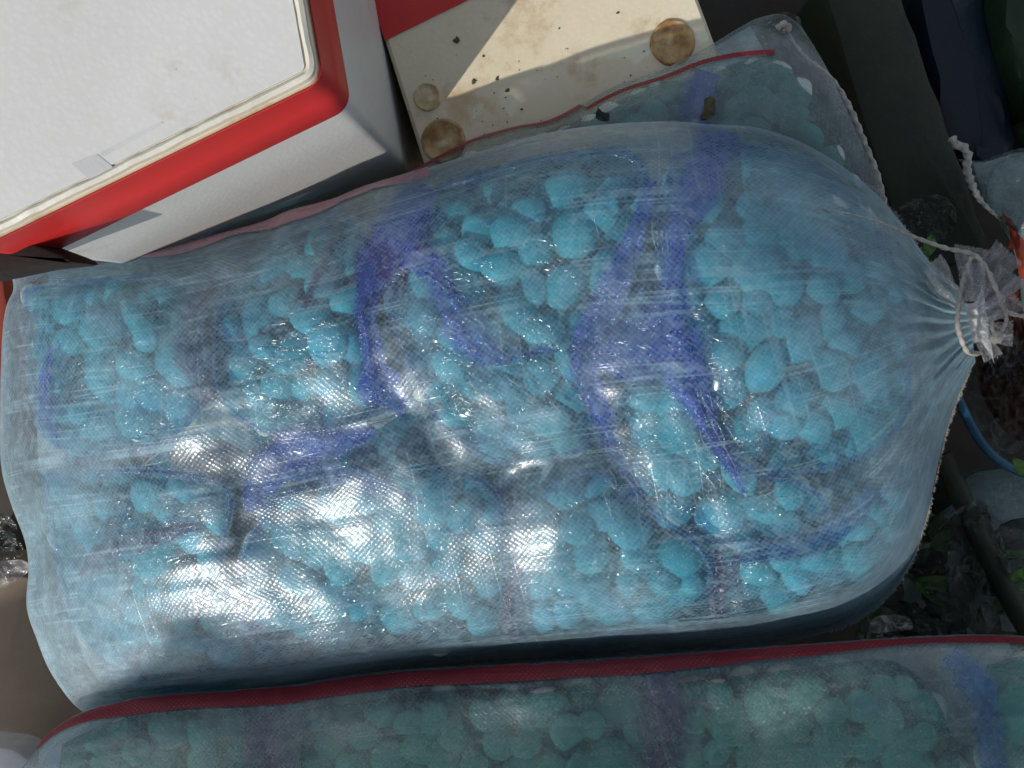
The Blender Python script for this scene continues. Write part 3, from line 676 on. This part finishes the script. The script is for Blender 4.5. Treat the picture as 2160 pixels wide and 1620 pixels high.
M['tape'] = mat_solid('red_tape', (0.58, 0.026, 0.022), (0.50, 0.020, 0.018), 8, 0.5, 0.15, 0.001, spec=0.5)
M['tape_grey'] = mat_solid('clear_tape_scrap', (0.52, 0.52, 0.52), (0.58, 0.58, 0.57), 30, 0.5, 0.2)

def rounded_loop(corners, rad, seg=8):
    """world-space rounded polygon (2D), corners as Vectors"""
    out = []; n = len(corners)
    for i in range(n):
        a, b, c = corners[i - 1], corners[i], corners[(i + 1) % n]
        d1 = (a - b).normalized(); d2 = (c - b).normalized()
        p1 = b + d1 * rad; p2 = b + d2 * rad
        for k in range(seg + 1):
            t = k / seg; out.append((1 - t) ** 2 * p1 + 2 * t * (1 - t) * b + t * t * p2)
    return out
def offset_loop(loop, d):
    n = len(loop); out = []; cen = sum(loop, Vector((0, 0))) / n
    for i in range(n):
        t = (loop[(i + 1) % n] - loop[i - 1]).normalized(); nn = Vector((t.y, -t.x))
        if nn.dot(loop[i] - cen) < 0: nn = -nn
        out.append(loop[i] + nn * d)
    return out
def subdiv_loop(loop, step):
    out = []
    for i in range(len(loop)):
        a, b = loop[i], loop[(i + 1) % len(loop)]; k = max(1, int((b - a).length / step))
        for q in range(k): out.append(a + (b - a) * q / k)
    return out
def loft(name, stages, mat, parent, smooth=False, cap0=True, cap1=True, jitter=0.0):
    n = len(stages[0][0]); vs = []
    for lp, z in stages:
        for k, p in enumerate(lp):
            j = jitter * nz(p.x * 90, p.y * 90, z * 90) if jitter else 0
            vs.append((p.x + j, p.y + j, z + j * 0.7))
    fs = grid_faces(len(stages), n, 0, True)
    for on, b0, si in ((cap0, 0, 0), (cap1, (len(stages) - 1) * n, -1)):
        if on:
            lp, z = stages[si]; c = sum(lp, Vector((0, 0))) / n; vs.append((c.x, c.y, z)); fs += [(b0 + k, b0 + (k + 1) % n, len(vs) - 1) for k in range(n)]
    o = mesh_obj(name, vs, fs, mat, parent, smooth=False)
    bm = bmesh.new(); bm.from_mesh(o.data); bmesh.ops.recalc_face_normals(bm, faces=bm.faces); bm.to_mesh(o.data); bm.free()
    if smooth:
        o.data.polygons.foreach_set('use_smooth', [True] * len(o.data.polygons)); o.data.set_sharp_from_angle(angle=math.radians(35))
    return o

ZT = 0.48
c0 = P(678, 166, ZT).xy; cl = P(-70, 532, ZT).xy; cu = P(575, -420, ZT).xy; cf = cl + cu - c0
def box_loop(cs, d, rad, k=60, seg=8):
    n = len(cs); cen = sum(cs, Vector((0, 0))) / n; ins = []; nr = []
    for i in range(n):
        t = (cs[(i + 1) % n] - cs[i]).normalized(); nn = Vector((t.y, -t.x)); nr.append(nn if nn.dot(cs[i] - cen) > 0 else -nn)
    for i in range(n):
        n1, n2 = nr[i - 1], nr[i]; ins.append(cs[i] + (n1 + n2) * d / (1 + n1.dot(n2)))
    lp = rounded_loop(ins, max(rad + d, 0.003), seg); out = []; m_ = seg + 1
    for i in range(n):
        out += lp[i * m_:(i + 1) * m_]; a, b = lp[(i + 1) * m_ - 1], lp[((i + 1) * m_) % len(lp)]
        out += [a + (b - a) * q / k for q in range(1, k)]
    return out
BC = [c0, cu, cf, cl]; outer = box_loop(BC, 0, 0.010)
def bo(d): return box_loop(BC, d, 0.010)
b1 = thing('foam_box', 'white foam box at top left with rimmed lid, sealed all round with bright red tape', 'box', (float((c0.x + cf.x) / 2), float((c0.y + cf.y) / 2), 0))
rim_in = bo(-0.0055); rec = bo(-0.0072)
loft('box_body', [(bo(-0.006), 0.01), (bo(-0.001), ZT - 0.055)], M['foam'], b1, smooth=True)
loft('box_lid', [(bo(0.0006), ZT - 0.053), (outer, ZT - 0.006), (bo(-0.001), ZT - 0.002), (bo(-0.002), ZT - 0.0008)], M['foam_old'], b1, smooth=True)
loft('lid_rim', [(bo(-0.0012), ZT - 0.004), (bo(-0.0022), ZT + 0.0015), (bo(-0.0045), ZT + 0.0025), (rim_in, ZT + 0.002), (rec, ZT - 0.0005)], M['foam_rim'], b1, smooth=True, cap0=False, cap1=False, jitter=0.0009)
loft('lid_panel', [(bo(-0.008), ZT - 0.005), (bo(-0.008), ZT + 0.0002)], M['foam'], b1, smooth=False)
loft('red_tape', [(bo(0.0014), ZT - 0.058), (bo(0.0016), ZT - 0.0575), (bo(0.0015), ZT - 0.031), (bo(0.0012), ZT - 0.0305), (bo(0.0012), ZT - 0.002), (bo(0.0008), ZT - 0.0015)], M['tape'], b1, smooth=True, cap0=False, cap1=False)
def sheet(name, corners, z, th, mat, parent=None, n=10, wob=0.0):
    """thin flat piece with thickness; corners px in order"""
    vs = []
    a, b, c, d = [P(x, y, z) for x, y in corners]
    for zz in (0, th):
        for i in range(n):
            for j in range(n):
                u, v = i / (n - 1), j / (n - 1); p = (a * (1 - u) + b * u) * (1 - v) + (d * (1 - u) + c * u) * v
                vs.append((p.x, p.y, p.z + zz + wob * nz(p.x * 40, p.y * 40, 2)))
    f = grid_faces(n, n) + grid_faces(n, n, n * n)
    rimi = [i * n for i in range(n)] + [(n - 1) * n + j for j in range(1, n)] + [i * n + n - 1 for i in range(n - 2, -1, -1)] + [j for j in range(n - 2, 0, -1)]
    for k in range(len(rimi)):
        p, q = rimi[k], rimi[(k + 1) % len(rimi)]; f.append((p, q, q + n * n, p + n * n))
    o = mesh_obj(name, vs, f, mat, parent, smooth=False)
    bm = bmesh.new(); bm.from_mesh(o.data); bmesh.ops.recalc_face_normals(bm, faces=bm.faces); bm.to_mesh(o.data); bm.free()
    return o
sheet('tape_scrap', [(150, 345), (205, 325), (238, 352), (196, 384)], ZT + 0.0003, 0.00015, M['tape_grey'], b1)
sheet('tape_scrap', [(212, 322), (340, 256), (345, 260), (218, 330)], ZT + 0.0003, 0.00012, M['tape_grey'], b1)

Z2 = 0.236
q0 = P(893, 345, Z2).xy; q1 = P(700, -260, Z2).xy; q3 = P(1560, 250, Z2).xy; q2 = q1 + q3 - q0 + (P(0, 0, Z2).xy - P(40, 0, Z2).xy) * 0
q3 = P(1545, 190, Z2).xy; q2 = P(1380, -260, Z2).xy; q0b = P(960, 560, Z2).xy; q3b = P(1600, 330, Z2).xy
lp2 = subdiv_loop(rounded_loop([q0b, q1, q2, q3b], 0.008), 0.02)
b2 = thing('foam_box', 'yellowed foam box with round brown marks, beside the white box', 'box', (*P(1150, 100, 0).xy, 0))
loft('box_body', [(offset_loop(lp2, -0.006), 0.01), (lp2, Z2 - 0.01), (offset_loop(lp2, -0.001), Z2 - 0.003), (offset_loop(lp2, -0.004), Z2)], M['foam_old'], b2, smooth=True)
sheet('red_tape', [(778, -10), (1100, -140), (1140, -75), (812, 86)], Z2 + 0.0004, 0.0005, M['tape'], b2)
def foot(x, y, rpx, mat, parent, fill):
    c = P(x, y, Z2); r = rpx * mpp(Z2); n = 48; prof = [(r * 1.06, 0.0), (r * 1.0, 0.0022), (r * 0.90, 0.0022), (r * 0.84, 0.0006), (r * 0.5, 0.0006), (0.0001, 0.0008)] if not fill else [(r * 1.05, 0.0), (r, 0.002), (r * .92, 0.0018), (r * .85, 0.0008), (r * .3, 0.0007), (0.0001, 0.0012)]
    vs = []
    for rr, z in prof:
        for k in range(n):
            an = 2 * math.pi * k / n; j = 1 + 0.04 * nz(math.cos(an) * 2, math.sin(an) * 2, x)
            vs.append((c.x + rr * j * math.cos(an), c.y + rr * j * math.sin(an), c.z + z))
    return mesh_obj('foot_mark', vs, grid_faces(len(prof), n, 0, True), mat, parent)
M['foot_stain'] = mat_solid('rusty_stained_foam', (0.26, 0.13, 0.035), (0.50, 0.34, 0.16), 70, 0.6, 0.3, 0.001, c3=(0.62, 0.50, 0.32), t3=(0.55, 0.7), s3=45)
M['foot_ring'] = mat_solid('stained_foam_ring', (0.42, 0.30, 0.13), (0.66, 0.55, 0.36), 90, 0.6, 0.3, 0.001)
foot(1418, 90, 44, M['foot_stain'], b2, True); foot(902, 205, 28, M['foot_ring'], b2, False); foot(935, 298, 44, M['foot_stain'], b2, False)
# dirt crumbs stuck on the old box
rnd = random.Random(5); V = []; F = []
for x, y, s_ in [(965, 82, 9), (1050, 165, 5), (1000, 172, 7), (1070, 190, 6), (1303, 28, 4), (1180, 60, 3), (1100, 230, 4), (1330, 160, 3), (1020, 120, 4)] + [(rnd.uniform(860, 1440), rnd.uniform(100, 300), rnd.uniform(1, 2.5)) for _ in range(60)]:
    for q in range(3):
        c = P(x + rnd.uniform(-s_, s_) * .5, y + rnd.uniform(-s_, s_) * .5, Z2 + 0.0006); r = s_ * (0.75 - 0.2 * q) * mpp(Z2); b = len(V)
        for k in range(6): an = k * 1.047; V.append((c.x + r * rnd.uniform(.5, 1.3) * math.cos(an), c.y + r * rnd.uniform(.5, 1.3) * math.sin(an), c.z))
        V.append((c.x, c.y, c.z + r * 0.6)); F += [(b + k, b + (k + 1) % 6, b + 6) for k in range(6)]
M['dirt'] = mat_solid('dirt', (0.06, 0.06, 0.03), (0.1, 0.08, 0.04), 200, 0.8)
mesh_obj('dirt_crumbs', V, F, M['dirt'], b2, smooth=False, kind='stuff')

# ------------------------------------------------------------------ floor and the dark clutter
M['floor'] = mat_solid('floor', (0.028, 0.022, 0.016), (0.05, 0.04, 0.03), 6, 0.8, 0.5, 0.004, c3=(0.03, 0.03, 0.025), t3=(0.5, 0.7), s3=9)
fl = mesh_obj('floor', [(-4, -4, 0), (4, -4, 0), (4, 4, 0), (-4, 4, 0)], [(0, 1, 2, 3)], M['floor'], smooth=False); fl['kind'] = 'structure'
M['card'] = mat_solid('cardboard', (0.24, 0.18, 0.12), (0.29, 0.22, 0.155), 12, 0.75, 0.3, 0.002, c3=(0.17, 0.13, 0.10), t3=(0.55, 0.8), s3=8)
M['green_wood'] = mat_solid('dark_green_paint', (0.010, 0.018, 0.010), (0.018, 0.028, 0.013), 12, 0.6, 0.5, 0.003, c3=(0.03, 0.022, 0.012), t3=(0.55, 0.75))
M['navy'] = mat_solid('navy_tarp', (0.003, 0.010, 0.020), (0.006, 0.015, 0.028), 10, 0.45, 0.5, 0.004)
M['dkgreen_tarp'] = mat_solid('dark_green_tarp', (0.007, 0.018, 0.008), (0.012, 0.032, 0.012), 10, 0.5, 0.5, 0.004)
M['black_rubber'] = mat_solid('black_rubber', (0.006, 0.004, 0.004), (0.014, 0.008, 0.007), 30, 0.9, 0.5, 0.002)
M['red_plastic'] = mat_solid('red_plastic', (0.20, 0.03, 0.02), (0.28, 0.045, 0.02), 14, 0.5, 0.4)
M['blue_strap'] = mat_solid('blue_strap', (0.01, 0.07, 0.13), (0.015, 0.10, 0.18), 30, 0.4, 0.4)
M['leaf'] = mat_solid('green_leaf', (0.05, 0.14, 0.02), (0.09, 0.20, 0.04), 30, 0.5, 0.4)
M['orange'] = mat_solid('orange_root', (0.12, 0.03, 0.015), (0.09, 0.02, 0.012), 30, 0.5, 0.4)

def slab(name, corners, z, th, mat, label, cat, bev=0.004, wob=0.0015):
    cs = [P(x, y, z).xy for x, y in corners]; lp = subdiv_loop(rounded_loop(cs, bev * 2, 3), 0.02)
    o = loft(name, [(lp, z - th), (lp, z - bev), (offset_loop(lp, -bev * 0.3), z - bev * 0.3), (offset_loop(lp, -bev), z)], mat, None, smooth=True, jitter=wob)
    if label: tag(o, label, cat)
    return o
slab('cardboard_box', [(-200, 1225), (60, 1215), (190, 1480), (230, 1700), (-200, 1760)], 0.12, 0.118, M['card'], 'brown cardboard box under the left end of the large sack', 'box')
slab('foam_offcut', [(-60, 1570), (30, 1582), (110, 1640), (-60, 1700)], 0.19, 0.03, M['foam'], 'white foam corner poking in at the bottom left', 'foam piece')
for k, pl_ in enumerate([[(-40, 1130), (20, 1120), (50, 1160), (30, 1180), (-40, 1190)], [(-40, 1195), (40, 1180), (62, 1200), (20, 1235), (-40, 1250)], [(-50, 1080), (10, 1085), (35, 1120), (-40, 1120)]]):
    o = crumple('plastic_scrap', (sum(p[0] for p in pl_) / len(pl_), sum(p[1] for p in pl_) / len(pl_)), pl_, 0.15 + k * 0.01, 0.008, M['clear_dull'] if k != 1 else M['clear_crumple'], None, 60 + k, 8, 30, 4)
    tag(o, ['dull plastic scrap, middle one of three left of the large sack', 'palest plastic scrap resting over the cardboard box edge', 'greyest plastic scrap, topmost of three left of the large sack'][k], 'plastic scrap', 'plastic scraps by the left end')
slab('black_tarp', [(-120, 470), (0, 489), (140, 541), (152, 552), (60, 562), (-120, 600)], 0.450, 0.03, M['black_rubber'], 'fold of black tarpaulin between the foam box and the sack corner, at the left edge', 'tarpaulin', 0.002, 0.0)
slab('red_crate', [(-160, 560), (2, 575), (14, 640), (4, 760), (-4, 940), (-160, 960)], 0.2, 0.17, M['red_plastic'], 'dull red crate peeking out behind the left edge of the large sack', 'crate')

def beam(name, a, b, w0, w1, z, th, mat, label, cat):
    (ax, ay), (bx, by) = a, b; l = math.hypot(bx - ax, by - ay); nx, ny = -(by - ay) / l, (bx - ax) / l
    return slab(name, [(ax + nx * w0, ay + ny * w0), (bx + nx * w1, by + ny * w1), (bx - nx * w1, by - ny * w1), (ax - nx * w0, ay - ny * w0)], z, th, mat, label, cat, 0.008)
beam('wooden_beam', (1800, -80), (2010, 560), 78, 90, 0.13, 0.09, M['green_wood'], 'dark green wooden beam running down at upper right', 'beam')
slab('navy_tarp', [(1925, -100), (2090, -100), (2180, 330), (2030, 380), (1960, 140)], 0.10, 0.09, M['navy'], 'dark navy tarpaulin fold in the top right corner', 'tarpaulin', 0.02, 0.006)
slab('green_tarp', [(2085, -100), (2260, -100), (2260, 300), (2180, 240)], 0.13, 0.10, M['dkgreen_tarp'], 'dark green tarpaulin in the far top right corner', 'tarpaulin', 0.02, 0.006)
# tied sack corner on the far right
right = Sack(top=[(2022, 335), (2070, 338), (2160, 312), (2260, 330), (2330, 400)], bot=[(2130, 470), (2150, 560), (2165, 700), (2260, 800), (2330, 780)],
    left=[(2022, 335), (2060, 410), (2130, 470)], right=[(2330, 400), (2360, 600), (2330, 780)], z0=0.20, z1=0.20, h=0.03, hb=0.06, n=50, m=40, seed=90, endr=0.3)
r4 = thing('woven_sack', 'corner of a grey see-through sack at the right edge, hemmed with loose twine', 'sack', P(2200, 560, 0.1))
right.build('woven_film', M['clear_dull'], r4)
core(right, r4, 0.03, 2)
right.ribbon('orange_stripe', M['red_plastic'], r4, 0.25, 0.98, lambda q: 0.55, lambda q: 0.80, n=40)
twine('hem_twine', [(2008, 292, .222), (2016, 305, .226), (2030, 308, .224), (2042, 330, .222), (2040, 360, .22), (2060, 410, .218), (2085, 440, .215), (2115, 465, .21)], 0.21, lambda a: 0.0030 - 0.0016 * sm(a, 0.4, 0.9), r4, 90)
tube('red_tie', px_line([(2112, 455, .212), (2135, 475, .214), (2140, 500, .212), (2128, 525, .21)], .21, 30), 0.0022, M['red_plastic'], r4, 8, 0.3)
o = crumple('crumpled_film', (1960, 460), [(1895, 440), (1930, 418), (1985, 412), (2015, 440), (2010, 490), (1960, 512), (1905, 490)], 0.16, 0.014, M['clear_dull'], None, 71, 16, 60, 5)
tag(o, 'small crumpled grey film lying on the green beam, above the tied neck', 'plastic film')
o = crumple('orange_net_bag', (2130, 780), [(2085, 660), (2120, 620), (2180, 600), (2230, 700), (2230, 900), (2150, 930), (2090, 870), (2060, 780)], 0.11, 0.022, M['orange'], None, 95, 22, 80, 3)
tag(o, 'dull orange crumpled bag at the right edge below the tied neck', 'bag')
o = crumple('clear_film_sheet', (2110, 830), [(2040, 740), (2100, 700), (2180, 740), (2200, 900), (2120, 960), (2050, 900)], 0.135, 0.02, M['clear_dull'], None, 97, 22, 80, 3)
tag(o, 'grey see-through film lying over the dull orange bag', 'plastic film')
tag(tube('blue_strap', px_line([(2005, 800, .2), (2030, 860, .19), (2075, 940, .18), (2130, 985, .17), (2200, 1010, .16)], .2, 60), 0.0040, M['blue_strap'], None, 14, 0.0), 'bright blue plastic hose curving away right of the large sack', 'hose')
# leafy dark bag at lower right
lr = Sack(top=[(1880, 1180), (1960, 1090), (2040, 1000), (2120, 980), (2260, 960)], bot=[(1780, 1420), (1950, 1440), (2100, 1430), (2260, 1420)], left=[(1880, 1180), (1820, 1290), (1780, 1420)], right=[(2260, 960), (2300, 1180), (2260, 1420)],
    z0=0.10, z1=0.12, h=0.05, hb=0.08, n=70, m=50, seed=101, endr=0.3, wr=1.6)
r5 = thing('vegetable_bag', 'limp clear bag of dark leafy greens in shade at lower right', 'bag', P(2050, 1220, 0.03))
lr.build('bag_film', M['clear_dull'], r5)
core(lr, r5, 0.035, 2)
def leaf_obj(x, y, L, ang, z, mat, parent, label=None):
    n = 9; vs = []; ca, sa = math.cos(ang), math.sin(ang); c = P(x, y, z)
    for i in range(n):
        t = i / (n - 1); w = 0.28 * math.sin(math.pi * (0.04 + 0.93 * t)) ** 0.8
        for j in (-1, 0, 1):
            u, v = (t - .5) * L, j * w * L; vs.append((c.x + u * ca - v * sa, c.y + u * sa + v * ca, c.z + 0.12 * L * math.sin(t * 3) + (abs(j) * 0.08) * L + 0.004 * nz(t * 5, j, x)))
    o = mesh_obj('leaf', vs, grid_faces(n, 3), mat, parent)
    sol = o.modifiers.new('thick', 'SOLIDIFY'); sol.thickness = 0.0006
    return o
rnd = random.Random(31)
for k in range(46):
    x, y = rnd.uniform(1850, 2160), rnd.uniform(1040, 1400)
    if x < 2300 - y * 0.38: continue
    leaf_obj(x, y, rnd.uniform(0.03, 0.055), rnd.uniform(0, 6.28), lr.zat(x, y) - rnd.uniform(0.010, 0.022), rnd.choice([M['dkgreen_tarp'], M['green_wood'], M['leaf'], M['dkgreen_tarp']]), r5)
tag(tube('metal_pipe', px_line([(1985, 960, .16), (2060, 1120, .175), (2130, 1260, .18), (2220, 1420, .18)], .16, 50), 0.009, M['green_wood'], None, 16, 0.03), 'thin dark pipe slanting down across the leafy bag', 'pipe')
o = crumple('grey_plastic_bag', (2080, 1180), [(2010, 1080), (2080, 1060), (2130, 1180), (2110, 1300), (2060, 1340), (2000, 1230)], 0.165, 0.02, M['clear_dull'], None, 81, 20, 70, 4)
tag(o, 'crumpled grey plastic bag lying on the leafy bag at lower right', 'plastic bag')
o = crumple('white_film_scrap', (1870, 1315), [(1835, 1312), (1860, 1298), (1910, 1300), (1925, 1325), (1880, 1332), (1840, 1335)], 0.19, 0.006, M['clear_crumple'], None, 91, 10, 40, 4)
tag(o, 'pale film scrap in the dark gap above the front sack', 'plastic scrap')
for k, (x, y, a) in enumerate([(1958, 520, 1.3), (2150, 985, 2.2), (2148, 1212, 0.5)]):
    o = leaf_obj(x, y, 0.018, a, 0.22 if k else 0.24, M['leaf'], None); tag(o, ['bright green leaf tip above the tied neck', 'green leaf beside the blue hose', 'small bright green leaf at the lower right edge'][k], 'leaf', 'loose green leaves')

# ------------------------------------------------------------------ unseen sheet overhead, added to shade the right and the front
BLOCKZ = 1.7
def up(px, py, z):
    if z >= 0.32: z = main.zat(px, py)
    p = P(px, py, z); k = (BLOCKZ - z) / LV.z
    return (p.x + LV.x * k, p.y + LV.y * k)
edge = [up(-700, 1900, .3), up(-50, 1640, .3), up(150, 1500, .3), up(265, 1430, .32), up(325, 1385, .33), up(338, 1302, .36), up(420, 1292, .36), up(470, 1352, .34), up(800, 1368, .33), up(1100, 1362, .33), up(1500, 1330, .33), up(1700, 1330, .29), up(1960, 1180, .29), up(2150, 860, .3), up(2230, 600, .3), up(2040, 360, .25), up(1700, -60, .2), up(1700, -500, .2)]
far = [(2.5, edge[-1][1]), (2.5, -4), (edge[0][0], -4)]
M['blocker_grey'] = mat_solid('blocker_grey', (0.10, 0.12, 0.11), (0.14, 0.15, 0.14), 5, 0.8)
bm = bmesh.new(); vv = [bm.verts.new((x, y, BLOCKZ)) for x, y in edge + far]; fc = bm.faces.new(vv)
ex = bmesh.ops.extrude_face_region(bm, geom=[fc]); bmesh.ops.translate(bm, verts=[e for e in ex['geom'] if isinstance(e, bmesh.types.BMVert)], vec=(0, 0, 0.006))
bmesh.ops.triangulate(bm, faces=[f for f in bm.faces if len(f.verts) > 4])
tag(bm_obj('shade_blocker', bm, M['blocker_grey']), 'unseen grey sheet with a stepped edge, added to shade the front and right', 'shade_blocker')
